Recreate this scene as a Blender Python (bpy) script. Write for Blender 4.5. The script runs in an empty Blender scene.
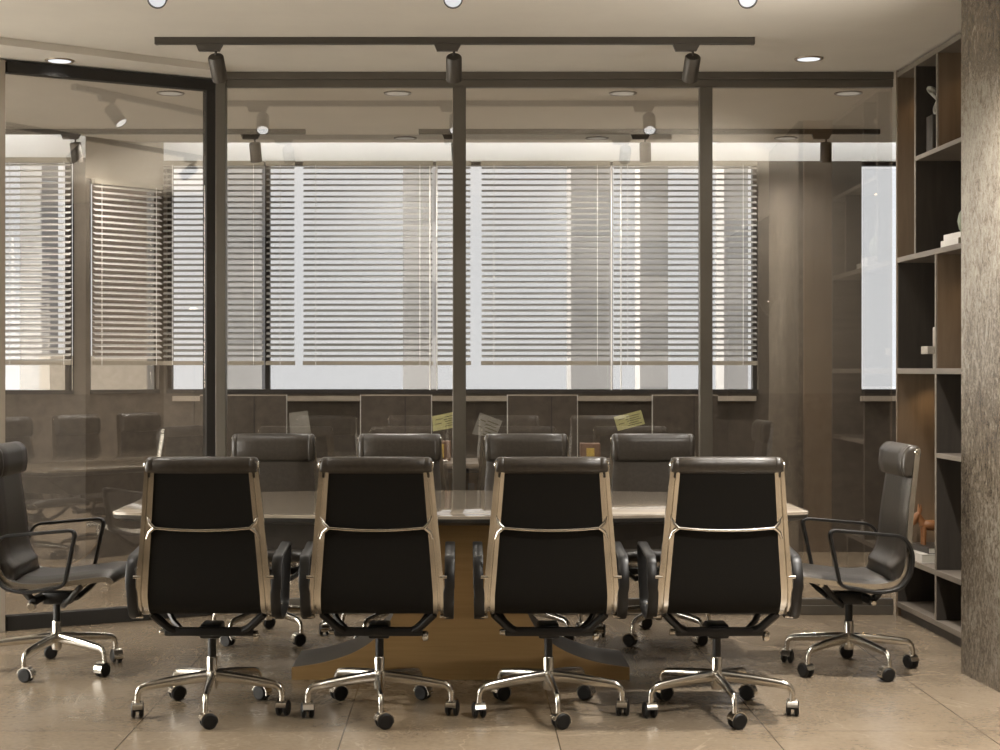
import bpy, bmesh, math, random
from math import sin, cos, pi, radians
from mathutils import Vector, Matrix
random.seed(7)
scn = bpy.context.scene
COL = scn.collection
H = 1.32            # camera height
CEIL = 2.93
SKY = 1.15; SUNSKY = 16.
GY = 8.66           # main glass plane

# ------------------------------------------------------------------ materials
def _mat(name):
    m = bpy.data.materials.new(name); m.use_nodes = True
    nt = m.node_tree; b = nt.nodes['Principled BSDF']
    return m, nt, b

def setc(b, col, rough=.5, metal=0., spec=.5):
    b.inputs['Base Color'].default_value = (*col, 1)
    b.inputs['Roughness'].default_value = rough
    b.inputs['Metallic'].default_value = metal
    b.inputs['Specular IOR Level'].default_value = spec

def noisy(name, c1, c2, scale=(8, 8, 8), rough=.5, metal=0., spec=.5, detail=6, bump=0., rvar=0., lo=.35, hi=.65, nscale=1., distort=0.):
    m, nt, b = _mat(name); setc(b, c1, rough, metal, spec)
    tc = nt.nodes.new('ShaderNodeTexCoord'); mp = nt.nodes.new('ShaderNodeMapping')
    mp.inputs['Scale'].default_value = scale
    nz = nt.nodes.new('ShaderNodeTexNoise'); nz.inputs['Scale'].default_value = nscale
    nz.inputs['Detail'].default_value = detail; nz.inputs['Roughness'].default_value = .62
    nz.inputs['Distortion'].default_value = distort
    cr = nt.nodes.new('ShaderNodeValToRGB')
    cr.color_ramp.elements[0].position = lo; cr.color_ramp.elements[1].position = hi
    cr.color_ramp.elements[0].color = (*c1, 1); cr.color_ramp.elements[1].color = (*c2, 1)
    L = nt.links.new
    L(tc.outputs['Object'], mp.inputs['Vector']); L(mp.outputs['Vector'], nz.inputs['Vector'])
    L(nz.outputs['Fac'], cr.inputs['Fac']); L(cr.outputs['Color'], b.inputs['Base Color'])
    if bump:
        bp = nt.nodes.new('ShaderNodeBump'); bp.inputs['Strength'].default_value = bump
        bp.inputs['Distance'].default_value = .01
        L(nz.outputs['Fac'], bp.inputs['Height']); L(bp.outputs['Normal'], b.inputs['Normal'])
    if rvar:
        mr = nt.nodes.new('ShaderNodeMapRange')
        mr.inputs['To Min'].default_value = rough - rvar; mr.inputs['To Max'].default_value = rough + rvar
        L(nz.outputs['Fac'], mr.inputs['Value']); L(mr.outputs['Result'], b.inputs['Roughness'])
    return m

def emis(name, col, strength):
    m, nt, b = _mat(name); setc(b, (.25, .25, .25), .5, spec=.2)
    b.inputs['Emission Color'].default_value = (*col, 1); b.inputs['Emission Strength'].default_value = strength
    return m

def glass_mat(name, tint, f0, rough=0.0):
    m = bpy.data.materials.new(name); m.use_nodes = True
    nt = m.node_tree; nt.nodes.clear(); L = nt.links.new
    out = nt.nodes.new('ShaderNodeOutputMaterial'); mix = nt.nodes.new('ShaderNodeMixShader')
    tr = nt.nodes.new('ShaderNodeBsdfTransparent'); tr.inputs['Color'].default_value = (*tint, 1)
    gl = nt.nodes.new('ShaderNodeBsdfGlossy'); gl.inputs['Roughness'].default_value = rough
    gl.inputs['Color'].default_value = (1, .97, .93, 1)
    lw = nt.nodes.new('ShaderNodeLayerWeight'); lw.inputs['Blend'].default_value = .5
    pw = nt.nodes.new('ShaderNodeMath'); pw.operation = 'POWER'; pw.inputs[1].default_value = 5
    ma = nt.nodes.new('ShaderNodeMath'); ma.operation = 'MULTIPLY_ADD'
    ma.inputs[1].default_value = 1 - f0; ma.inputs[2].default_value = f0
    L(lw.outputs['Facing'], pw.inputs[0]); L(pw.outputs[0], ma.inputs[0]); L(ma.outputs[0], mix.inputs['Fac'])
    L(tr.outputs[0], mix.inputs[1]); L(gl.outputs[0], mix.inputs[2]); L(mix.outputs[0], out.inputs['Surface'])
    return m

def floor_mat():
    m, nt, b = _mat('stone_floor'); L = nt.links.new
    tc = nt.nodes.new('ShaderNodeTexCoord')
    def noise(sc, scale, det, dist=0.):
        mp = nt.nodes.new('ShaderNodeMapping'); mp.inputs['Scale'].default_value = sc
        n = nt.nodes.new('ShaderNodeTexNoise'); n.inputs['Scale'].default_value = scale
        n.inputs['Detail'].default_value = det; n.inputs['Distortion'].default_value = dist; n.inputs['Roughness'].default_value = .65
        L(tc.outputs['Object'], mp.inputs['Vector']); L(mp.outputs['Vector'], n.inputs['Vector']); return n
    n1 = noise((1, 1, 1), 1.7, 6, .35); n2 = noise((1, 1, 1), 46, 6)
    cr = nt.nodes.new('ShaderNodeValToRGB'); e = cr.color_ramp.elements
    e[0].position = .30; e[1].position = .72; e[0].color = (.185, .143, .098, 1); e[1].color = (.275, .218, .153, 1)
    L(n1.outputs['Fac'], cr.inputs['Fac'])
    mx = nt.nodes.new('ShaderNodeMix'); mx.data_type = 'RGBA'; mx.blend_type = 'MULTIPLY'; mx.inputs['Factor'].default_value = .5
    cr2 = nt.nodes.new('ShaderNodeValToRGB'); cr2.color_ramp.elements[0].position = .3; cr2.color_ramp.elements[1].position = .62
    cr2.color_ramp.elements[0].color = (.62, .6, .57, 1); cr2.color_ramp.elements[1].color = (1, 1, 1, 1)
    L(n2.outputs['Fac'], cr2.inputs['Fac']); L(cr.outputs['Color'], mx.inputs[6]); L(cr2.outputs['Color'], mx.inputs[7])
    # thin pale veins
    vn = noise((1, .55, 1), 1.1, 5, 1.2)
    va = nt.nodes.new('ShaderNodeMath'); va.operation = 'SUBTRACT'; va.inputs[1].default_value = .5
    vb = nt.nodes.new('ShaderNodeMath'); vb.operation = 'ABSOLUTE'
    vc = nt.nodes.new('ShaderNodeMath'); vc.operation = 'LESS_THAN'; vc.inputs[1].default_value = .0035
    L(vn.outputs['Fac'], va.inputs[0]); L(va.outputs[0], vb.inputs[0]); L(vb.outputs[0], vc.inputs[0])
    vd = nt.nodes.new('ShaderNodeMath'); vd.operation = 'MULTIPLY'; vd.inputs[1].default_value = .35; L(vc.outputs[0], vd.inputs[0])
    mv = nt.nodes.new('ShaderNodeMix'); mv.data_type = 'RGBA'; mv.inputs[7].default_value = (.40, .32, .23, 1)
    L(vd.outputs[0], mv.inputs['Factor']); L(mx.outputs[2], mv.inputs[6])
    # joints
    bk = nt.nodes.new('ShaderNodeTexBrick'); bk.offset = 0.; bk.squash = 1
    mp = nt.nodes.new('ShaderNodeMapping'); mp.inputs['Location'].default_value = (1.21, .35, 0)
    L(tc.outputs['Object'], mp.inputs['Vector']); L(mp.outputs['Vector'], bk.inputs['Vector'])
    bk.inputs['Scale'].default_value = 1; bk.inputs['Brick Width'].default_value = .775; bk.inputs['Row Height'].default_value = 1.55
    bk.inputs['Mortar Size'].default_value = .0026; bk.inputs['Mortar Smooth'].default_value = 0
    bk.inputs['Color1'].default_value = (1, 1, 1, 1); bk.inputs['Color2'].default_value = (.93, .93, .93, 1); bk.inputs['Mortar'].default_value = (.33, .3, .27, 1)
    mj = nt.nodes.new('ShaderNodeMix'); mj.data_type = 'RGBA'; mj.blend_type = 'MULTIPLY'; mj.inputs['Factor'].default_value = 1
    L(mv.outputs[2], mj.inputs[6]); L(bk.outputs['Color'], mj.inputs[7]); L(mj.outputs[2], b.inputs['Base Color'])
    mr = nt.nodes.new('ShaderNodeMapRange'); mr.inputs['To Min'].default_value = .17; mr.inputs['To Max'].default_value = .30
    L(n1.outputs['Fac'], mr.inputs['Value']); L(mr.outputs['Result'], b.inputs['Roughness'])
    b.inputs['Specular IOR Level'].default_value = .6
    bp = nt.nodes.new('ShaderNodeBump'); bp.inputs['Strength'].default_value = .08; bp.inputs['Distance'].default_value = .005
    L(n2.outputs['Fac'], bp.inputs['Height']); L(bp.outputs['Normal'], b.inputs['Normal'])
    return m

def plaster_mat():
    """worn metallic stucco of the column: pale streaky flakes over brown ground"""
    m, nt, b = _mat('worn_stucco'); L = nt.links.new
    tc = nt.nodes.new('ShaderNodeTexCoord')
    def noise(sc, scale, det, dist, r=.6):
        mp = nt.nodes.new('ShaderNodeMapping'); mp.inputs['Scale'].default_value = sc
        n = nt.nodes.new('ShaderNodeTexNoise'); n.inputs['Scale'].default_value = scale
        n.inputs['Detail'].default_value = det; n.inputs['Distortion'].default_value = dist; n.inputs['Roughness'].default_value = r
        L(tc.outputs['Object'], mp.inputs['Vector']); L(mp.outputs['Vector'], n.inputs['Vector']); return n
    big = noise((1.2, 1.2, .9), 1.0, 3, .5); mid = noise((17, 17, 8), 1, 9, 2.2, .74); fine = noise((75, 75, 65), 1, 5, 1.2)
    a = nt.nodes.new('ShaderNodeMath'); a.operation = 'MULTIPLY_ADD'; a.inputs[1].default_value = .6
    s = nt.nodes.new('ShaderNodeMath'); s.operation = 'MULTIPLY_ADD'; s.inputs[1].default_value = .65
    L(big.outputs['Fac'], a.inputs[0]); L(mid.outputs['Fac'], a.inputs[2])
    L(fine.outputs['Fac'], s.inputs[0]); L(a.outputs[0], s.inputs[2])
    cr = nt.nodes.new('ShaderNodeValToRGB'); e = cr.color_ramp.elements
    mr = nt.nodes.new('ShaderNodeMapRange'); mr.inputs['From Min'].default_value = .80; mr.inputs['From Max'].default_value = 1.47; L(s.outputs[0], mr.inputs['Value'])
    e[0].position = .12; e[0].color = (.060, .046, .031, 1); e[1].position = .85; e[1].color = (.29, .262, .215, 1)
    x = e.new(.42); x.color = (.125, .101, .074, 1); x = e.new(.55); x.color = (.195, .168, .13, 1)
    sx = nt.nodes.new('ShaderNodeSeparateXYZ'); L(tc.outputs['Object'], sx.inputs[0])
    wz = nt.nodes.new('ShaderNodeValToRGB'); we = wz.color_ramp.elements     # by height: brown near the top and lower down, paler flakes between
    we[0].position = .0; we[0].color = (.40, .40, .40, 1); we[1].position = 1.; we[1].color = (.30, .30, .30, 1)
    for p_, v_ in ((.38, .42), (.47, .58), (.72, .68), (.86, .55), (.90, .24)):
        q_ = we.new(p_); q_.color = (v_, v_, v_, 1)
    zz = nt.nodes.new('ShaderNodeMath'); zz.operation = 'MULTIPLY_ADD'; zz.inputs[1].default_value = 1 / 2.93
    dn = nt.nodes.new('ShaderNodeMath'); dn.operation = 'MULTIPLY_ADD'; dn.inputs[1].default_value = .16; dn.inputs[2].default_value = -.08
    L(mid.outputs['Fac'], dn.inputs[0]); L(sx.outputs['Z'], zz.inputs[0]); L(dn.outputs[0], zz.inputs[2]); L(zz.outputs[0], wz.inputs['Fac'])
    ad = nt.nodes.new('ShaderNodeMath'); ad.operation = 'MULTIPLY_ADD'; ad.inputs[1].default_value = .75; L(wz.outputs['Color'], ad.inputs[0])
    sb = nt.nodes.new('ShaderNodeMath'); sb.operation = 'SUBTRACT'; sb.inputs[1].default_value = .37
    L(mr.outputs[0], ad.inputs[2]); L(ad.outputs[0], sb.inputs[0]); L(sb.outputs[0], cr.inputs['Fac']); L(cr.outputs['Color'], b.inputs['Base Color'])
    b.inputs['Roughness'].default_value = .27; b.inputs['Specular IOR Level'].default_value = .7
    bp = nt.nodes.new('ShaderNodeBump'); bp.inputs['Strength'].default_value = .16; bp.inputs['Distance'].default_value = .006
    L(s.outputs[0], bp.inputs['Height']); L(bp.outputs['Normal'], b.inputs['Normal'])
    return m

M = {}
M['floor'] = floor_mat()
M['ceiling'] = noisy('ceiling_paint', (.655, .625, .565), (.685, .655, .59), (3, 3, 3), .85, spec=.1)
M['stucco'] = plaster_mat()
M['taupe'] = noisy('taupe_plaster', (.30, .26, .21), (.34, .295, .24), (4, 4, 4), .75, spec=.2)
M['brown_wall'] = noisy('brown_plaster', (.105, .088, .070), (.14, .117, .092), (6, 6, 6), .7, spec=.2)
M['stone_panel'] = noisy('brown_stone', (.055, .045, .035), (.082, .068, .053), (14, 14, 14), .55, spec=.3)
M['pier'] = noisy('taupe_pier', (.085, .072, .057), (.10, .085, .067), (4, 4, 4), .6, spec=.3)
M['white'] = noisy('white_paint', (.80, .80, .79), (.82, .82, .81), (4, 4, 4), .7, spec=.2)
M['frame'] = noisy('bronze_frame', (.105, .092, .074), (.118, .104, .084), (5, 5, 5), .38, metal=.35, spec=.5)
M['dark_frame'] = noisy('dark_frame', (.022, .020, .018), (.028, .025, .022), (5, 5, 5), .6, spec=.3)
M['glass'] = glass_mat('partition_glass', (.94, .93, .915), .145)
M['clear'] = glass_mat('window_glass', (.98, .985, .985), .035)
M['screen'] = glass_mat('screen_glass', (.95, .95, .94), .03)
M['edge'] = noisy('polished_glass_edge', (.50, .50, .46), (.55, .55, .5), (9, 9, 9), .2, spec=.6)
M['leather'] = noisy('dark_leather', (.030, .0245, .0185), (.042, .0345, .0265), (60, 60, 60), .36, spec=.5, bump=.12, rvar=.05)
M['fabric'] = noisy('black_fabric', (.0085, .0077, .0064), (.0125, .0112, .0092), (300, 300, 300), .8, spec=.12, bump=.1)
M['chrome'] = noisy('polished_aluminium', (.66, .63, .575), (.72, .69, .63), (20, 20, 20), .2, metal=1)
M['black_metal'] = noisy('black_metal', (.0065, .006, .0055), (.010, .009, .008), (30, 30, 30), .42, spec=.4)
M['rubber'] = noisy('black_rubber', (.006, .0055, .005), (.009, .008, .007), (30, 30, 30), .5, spec=.3)
M['tabletop'] = noisy('grained_stone_top', (.20, .165, .125), (.40, .345, .275), (.9, 24, 24), .06, spec=.6, detail=4, distort=.25, lo=.3, hi=.72)
M['table_dark'] = noisy('dark_bronze', (.060, .052, .043), (.075, .064, .053), (10, 10, 10), .4, metal=.2)
M['table_edge'] = noisy('dark_table_edge', (.045, .042, .036), (.055, .05, .043), (10, 10, 10), .35, metal=.2)
M['gold'] = noisy('brushed_gold', (.34, .215, .09), (.39, .25, .11), (3, 3, 60), .38, metal=.55)
M['wood'] = noisy('walnut', (.115, .082, .054), (.170, .124, .083), (14, 14, 1.1), .5, spec=.35, detail=7, distort=.6)
M['oak'] = noisy('oak', (.36, .25, .15), (.44, .315, .195), (14, 14, 1.1), .45, spec=.35, detail=7, distort=.6)  # walnut brightened: warm light on the column panel put into the colour
M['wood_dark'] = noisy('charcoal_wood', (.032, .027, .022), (.050, .042, .034), (14, 14, 1.4), .5, spec=.35, detail=7, distort=.6)
M['wood_grey'] = noisy('grey_oak', (.145, .122, .098), (.195, .165, .133), (2, 2, 20), .5, spec=.35, detail=7, distort=.5)
M['slat'] = noisy('blind_slat', (.19, .185, .17), (.21, .205, .19), (3, 3, 3), .55, spec=.2)  # slats in their shaded tone, the shade put into the colour
M['slat_lit'] = noisy('lit_blind_slat', (.50, .485, .455), (.54, .525, .495), (3, 3, 3), .55, spec=.2)  # the same slats in a lit tone, the light put into the colour
M['rail'] = noisy('blind_rail', (.27, .245, .195), (.30, .27, .215), (3, 3, 3), .5, spec=.3)
M['cord'] = noisy('white_cord', (.74, .73, .70), (.78, .77, .74), (9, 9, 9), .6)
M['track'] = noisy('taupe_metal', (.060, .052, .042), (.07, .061, .05), (9, 9, 9), .45, metal=.2)
M['lens'] = emis('lamp_lens', (.95, .97, 1), .72)
M['lens_soft'] = emis('far_lamp_lens', (1, .90, .76), .28)
M['led'] = emis('led_strip', (.94, .97, 1), 17)
M['puck'] = emis('shelf_led', (1, .72, .4), 6)
M['ring_dark'] = noisy('far_lamp_ring', (.10, .08, .06), (.12, .095, .07), (9, 9, 9), .4, metal=.3)
M['lens_bright'] = emis('spot_lens', (.95, .97, 1), 2.6)
M['ring'] = noisy('lamp_ring', (.33, .27, .20), (.36, .30, .22), (9, 9, 9), .35, metal=.5)
M['paper_y'] = noisy('yellow_paper', (.36, .34, .15), (.40, .38, .175), (20, 20, 20), .8)
M['paper_g'] = noisy('grey_paper', (.17, .16, .135), (.20, .185, .16), (20, 20, 20), .8)
M['ink'] = noisy('ink', (.07, .065, .03), (.09, .08, .04), (20, 20, 20), .8)
M['toy'] = noisy('orange_brown_wood', (.20, .082, .027), (.26, .11, .038), (8, 8, 30), .45)
M['book_w'] = noisy('white_cover', (.56, .53, .48), (.60, .57, .52), (9, 9, 9), .5)
M['book_d'] = noisy('dark_cover', (.035, .030, .026), (.05, .043, .037), (9, 9, 9), .45)
M['pages'] = noisy('book_pages', (.62, .58, .50), (.48, .45, .38), (2, 2, 400), .8)
M['stoneware'] = noisy('pale_stone', (.30, .265, .22), (.36, .32, .27), (20, 20, 20), .7)
M['greyglaze'] = noisy('grey_glaze', (.25, .24, .2), (.3, .29, .25), (20, 20, 20), .3)
M['green'] = noisy('green_glaze', (.17, .19, .13), (.21, .23, .16), (20, 20, 20), .3)
M['brown_box'] = noisy('brown_card', (.10, .055, .032), (.13, .07, .04), (20, 20, 20), .6)
M['mustard'] = noisy('mustard_card', (.36, .25, .05), (.40, .28, .06), (20, 20, 20), .6)
M['desk'] = noisy('dark_desk_top', (.07, .058, .046), (.09, .074, .058), (3, 30, 30), .4)
M['tower'] = noisy('pale_concrete', (.22, .22, .225), (.24, .24, .245), (1, 1, .2), .9)
M['tower_b'] = noisy('brown_cladding', (.030, .021, .014), (.04, .028, .02), (1, 1, .2), .9)
M['window_band'] = noisy('facade_glazing', (.18, .183, .19), (.195, .198, .205), (1, 1, 1), .3)
M['ground'] = noisy('asphalt', (.12, .12, .12), (.13, .13, .13), (.2, .2, .2), .9)

# ------------------------------------------------------------------ mesh helpers
class MB:
    def __init__(s): s.v = []; s.f = []; s.mi = []; s.mats = []
    def mat(s, m):
        if m not in s.mats: s.mats.append(m)
        return s.mats.index(m)
    def add(s, vs, fs, m=None):
        o = len(s.v); s.v += [tuple(p) for p in vs]
        for f in fs: s.f.append([i + o for i in f])
    def box(s, x0, x1, y0, y1, z0, z1, M4=None):
        vs = [Vector((x, y, z)) for z in (z0, z1) for y in (y0, y1) for x in (x0, x1)]
        if M4 is not None: vs = [M4 @ v for v in vs]
        s.add(vs, [(0, 2, 3, 1), (4, 5, 7, 6), (0, 1, 5, 4), (2, 6, 7, 3), (0, 4, 6, 2), (1, 3, 7, 5)])
        return s
    def rbox(s, x0, x1, y0, y1, z0, z1, r, M4=None, seg=2):
        """box with rounded edges"""
        bm = bmesh.new(); bmesh.ops.create_cube(bm, size=1)
        for v in bm.verts: v.co = Vector(((x0 + x1) / 2 + v.co.x * (x1 - x0), (y0 + y1) / 2 + v.co.y * (y1 - y0), (z0 + z1) / 2 + v.co.z * (z1 - z0)))
        bmesh.ops.bevel(bm, geom=bm.edges[:], offset=r, segments=seg, affect='EDGES', profile=.5)
        bm.verts.index_update()
        vs = [v.co.copy() for v in bm.verts]
        if M4 is not None: vs = [M4 @ v for v in vs]
        s.add(vs, [[v.index for v in f.verts] for f in bm.faces]); bm.free(); return s
    def loft(s, rings, close=True, caps=True):
        n = len(rings[0]); o = len(s.v)
        for r in rings: s.v += [tuple(p) for p in r]
        for i in range(len(rings) - 1):
            for j in range(n if close else n - 1):
                a = o + i * n + j; b = o + i * n + (j + 1) % n
                s.f.append([a, b, b + n, a + n])
        if caps:
            s.f.append([o + j for j in range(n)][::-1]); s.f.append([o + (len(rings) - 1) * n + j for j in range(n)])
        return s
    def prism(s, poly, z0, z1):
        return s.loft([[(x, y, z0) for x, y in poly], [(x, y, z1) for x, y in poly]])
    def tube(s, pts, r, n=10, closed=False, sq=1.0):
        """round tube along pts; r number or list"""
        pts = [Vector(p) for p in pts]; N = len(pts)
        rr = r if isinstance(r, (list, tuple)) else [r] * N
        rings = []; up = None
        for i, p in enumerate(pts):
            if closed: t = pts[(i + 1) % N] - pts[i - 1]
            else: t = pts[min(i + 1, N - 1)] - pts[max(i - 1, 0)]
            t.normalize()
            if up is None:
                up = Vector((0, 0, 1)) if abs(t.z) < .9 else Vector((1, 0, 0))
            up = (up - t * up.dot(t)).normalized(); sd = t.cross(up)
            rings.append([p + (up * cos(2 * pi * k / n) * sq + sd * sin(2 * pi * k / n)) * rr[i] for k in range(n)])
        if closed: rings.append(rings[0])
        return s.loft(rings, caps=not closed)
    def lathe(s, prof, n=20, M4=None):
        """prof [(r,z)] about local z"""
        rings = [[Vector((r * cos(2 * pi * k / n), r * sin(2 * pi * k / n), z)) for k in range(n)] for r, z in prof]
        if M4 is not None: rings = [[M4 @ v for v in r] for r in rings]
        return s.loft(rings)
    def build(s, name, mat, parent=None, smooth=35, bevel=0., loc=None):
        me = bpy.data.meshes.new(name); me.from_pydata(s.v, [], s.f); me.update()
        bm = bmesh.new(); bm.from_mesh(me); bmesh.ops.recalc_face_normals(bm, faces=bm.faces); bm.to_mesh(me); bm.free()
        me.materials.append(mat)
        if smooth:
            me.polygons.foreach_set('use_smooth', [True] * len(me.polygons)); me.set_sharp_from_angle(angle=radians(smooth))
        o = bpy.data.objects.new(name, me); COL.objects.link(o)
        if parent is not None: o.parent = parent
        if loc is not None: o.location = loc
        if bevel:
            b = o.modifiers.new('bevel', 'BEVEL'); b.width = bevel; b.segments = 2; b.limit_method = 'ANGLE'; b.angle_limit = radians(50)
        return o

def tag(o, label=None, cat=None, group=None, kind=None):
    if label: o['label'] = label
    if cat: o['category'] = cat
    if group: o['group'] = group
    if kind: o['kind'] = kind
    return o
def empty(name, loc=(0, 0, 0), rz=0., label=None, cat=None, group=None, kind=None):
    o = bpy.data.objects.new(name, None); COL.objects.link(o); o.empty_display_size = .1
    o.location = loc; o.rotation_euler = (0, 0, rz)
    return tag(o, label, cat, group, kind)
def copy_tree(o, parent=None):
    c = o.copy(); COL.objects.link(c)
    if parent is not None: c.parent = parent
    for ch in list(o.children): copy_tree(ch, c)
    return c
def struct(o, label=None, cat=None):
    return tag(o, label, cat, None, 'structure')

def catmull(P, n=8):
    P = [Vector(p) for p in P]; out = []
    for i in range(len(P) - 1):
        p0 = P[max(i - 1, 0)]; p1 = P[i]; p2 = P[i + 1]; p3 = P[min(i + 2, len(P) - 1)]
        for k in range(n):
            t = k / n
            out.append(.5 * ((2 * p1) + (p2 - p0) * t + (2 * p0 - 5 * p1 + 4 * p2 - p3) * t * t + (3 * p1 - p0 - 3 * p2 + p3) * t ** 3))
    out.append(P[-1]); return out
def round_poly(pts, r, n=5):
    """closed 2-D / 3-D polyline with filleted corners (r per corner or single)"""
    pts = [Vector(p) for p in pts]; N = len(pts); out = []
    for i in range(N):
        rr = r[i] if isinstance(r, (list, tuple)) else r
        p = pts[i]; a = pts[i - 1] - p; b = pts[(i + 1) % N] - p
        rr = min(rr, a.length * .45, b.length * .45)
        if rr < 1e-5: out.append(p); continue
        A = p + a.normalized() * rr; B = p + b.normalized() * rr
        for k in range(n + 1):
            t = k / n; out.append(A * (1 - t) ** 2 + p * 2 * t * (1 - t) + B * t * t)
    return out
def seg_matrix(p0, p1):
    """x along the wall from p0 to p1, y = left normal"""
    d = Vector((p1[0] - p0[0], p1[1] - p0[1])); L = d.length; a = math.atan2(d.y, d.x)
    return Matrix.Translation((p0[0], p0[1], 0)) @ Matrix.Rotation(a, 4, 'Z'), L
def px(x, y, d):
    """point seen at pixel x,y at distance d"""
    return Vector(((x - 463) * d / 1600, d, H + (370 - y) * d / 1600))

# ------------------------------------------------------------------ camera
cam = bpy.data.cameras.new('camera'); co = bpy.data.objects.new('camera', cam); COL.objects.link(co)
co.location = (0, 0, H); co.rotation_euler = (pi / 2, 0, 0)
cam.sensor_width = 36; cam.lens = 57.6; cam.shift_x = .037; cam.shift_y = -.005; cam.clip_start = .05; cam.clip_end = 300
scn.camera = co

# ------------------------------------------------------------------ shell
LW = -3.6; RW = 2.78; BACK = -2.0
# angled glass line
NL = Vector((.872, .488)); P0 = Vector((-1.62, 8.5))
CORNER = Vector((-1.345, 8.654)); LEND = P0 + NL * (-.80)          # left end of the angled glass
# facade polyline (inner face), left to right
FAC = [(-5.2, 11.15), (-2.63, 11.15), (-2.17, 11.6), (4.2, 11.6)]

struct(MB().prism([(-5.4, BACK - .2), (4.4, BACK - .2), (4.4, 11.9), (-5.4, 11.9)], -.15, 0).build('floor', M['floor'], smooth=0),
       'polished beige stone tile floor of the meeting room', 'floor')
cp = [(-5.4, BACK - .2), (4.4, BACK - .2), (4.4, 11.33), (-2.28, 11.33), (-2.74, 10.88), (-5.4, 10.88)]
struct(MB().prism(cp, CEIL, 3.2).build('ceiling', M['ceiling'], smooth=0), 'plain warm beige painted ceiling', 'ceiling')
# lowered strip of ceiling beside the angled glass
sf0 = Vector((-2.24, 7.73)); sf1 = Vector((-1.32, 8.40))
sp = [(-3.6, 7.73 - 1.36 * .73), (sf0.x, sf0.y), (sf1.x, sf1.y), (CORNER.x + .02, CORNER.y + .05), (LEND.x, LEND.y + .06), (LEND.x - 1.28, LEND.y + .05)]
struct(MB().prism(sp, 2.893, CEIL).build('trim_1', M['ceiling'], smooth=0), 'lowered pale ceiling strip above the angled glass panel', 'ceiling trim')

def wall(name, p0, p1, z0, z1, m, th=.12, out=None, label=None, openings=()):
    """wall box(es) along p0-p1; body lies to the right of the direction (−y local)"""
    T, L = seg_matrix(p0, p1); b = MB()
    xs = 0.
    for (a, c, s, t) in openings:
        b.box(xs, a, -th, 0, z0, z1, T); b.box(a, c, -th, 0, z0, s, T); b.box(a, c, -th, 0, t, z1, T); xs = c
    b.box(xs, L, -th, 0, z0, z1, T)
    return struct(b.build(name, m, smooth=0), label, 'wall')

# meeting room walls (interior is to the left of each direction)
wall('wall_back', (LW, BACK), (3.2, BACK), 0, CEIL, M['brown_wall'], label='brown plaster wall behind the camera')
wall('wall_left', (LW, 8.06), (LW, BACK), 0, CEIL, M['taupe'], label='left wall of the meeting room with an added, unseen window',
     openings=[(.3, 3.7, .15, 2.75)])
wall('wall_right', (3.2, BACK), (3.2, 5.4), 0, CEIL, M['brown_wall'], label='right wall of the meeting room')
struct(MB().box(LW, LEND.x - .02, 8.06, 8.16, 0, CEIL).build('trim_2', M['taupe'], smooth=0), 'tan wall end beside the angled glass panel', 'wall trim')
# bookcase niche wall
struct(MB().box(RW, RW + .12, 6.95, 8.75, 0, CEIL).build('trim_3', M['brown_wall'], smooth=0), 'wall behind the tall bookcase', 'wall trim')
# far room side walls
struct(MB().box(-5.4, -5.2, 8.16, 11.9, 0, CEIL).build('wall_far_left', M['taupe'], smooth=0), 'left wall of the room behind the glass', 'wall')
struct(MB().box(4.2, 4.4, 8.66, 11.9, 0, CEIL).build('wall_far_right', M['brown_wall'], smooth=0), 'right wall of the room behind the glass', 'wall')
struct(MB().box(RW + .12, 4.2, 8.62, 8.74, 0, CEIL).build('wall_between', M['brown_wall'], smooth=0), 'wall continuing the glass partition to the right', 'wall')

# stucco column on the right: footprint
cx0 = 2.17
col = [(cx0, 6.97), (cx0 + .09, 5.5), (3.3, 5.5), (3.3, 6.97)]
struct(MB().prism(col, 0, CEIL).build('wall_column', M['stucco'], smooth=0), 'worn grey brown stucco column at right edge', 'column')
struct(MB().box(cx0 + .03, 3.3, 6.97, 7.0, 0, CEIL).build('trim_4', M['oak'], smooth=0), 'wood panel on the far face of the stucco column, light put into its colour', 'wall trim')

# ---- facade of the far room
SILL = 1.18; HEAD = 2.835
def facade(name, p0, p1, head, ops, label):
    # direction chosen so the interior (towards −Y) is on the left => go right-to-left
    T, L = seg_matrix(p0, p1); b = MB()
    th = .16
    b.box(0, L, -th, 0, 0, SILL - .03, T)
    o1 = b.build(name, M['stone_panel'], smooth=0); struct(o1, label, 'wall')
    c = MB().box(0, L, -th, 0, head, 3.2, T); xs = 0; p = MB()
    for a, e in ops:
        if a > xs + .001: p.box(xs, a, -th, 0, SILL - .03, head, T)
        xs = e
    if xs < L - .001: p.box(xs, L, -th, 0, SILL - .03, head, T)
    struct(p.build('wall_pier', M['pier'], smooth=0), label.replace('wall below', 'piers beside'), 'wall')
    return T, L, c
def facade_upper(name, c, m, label): struct(c.build(name, m, smooth=0), label, 'wall')

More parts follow.
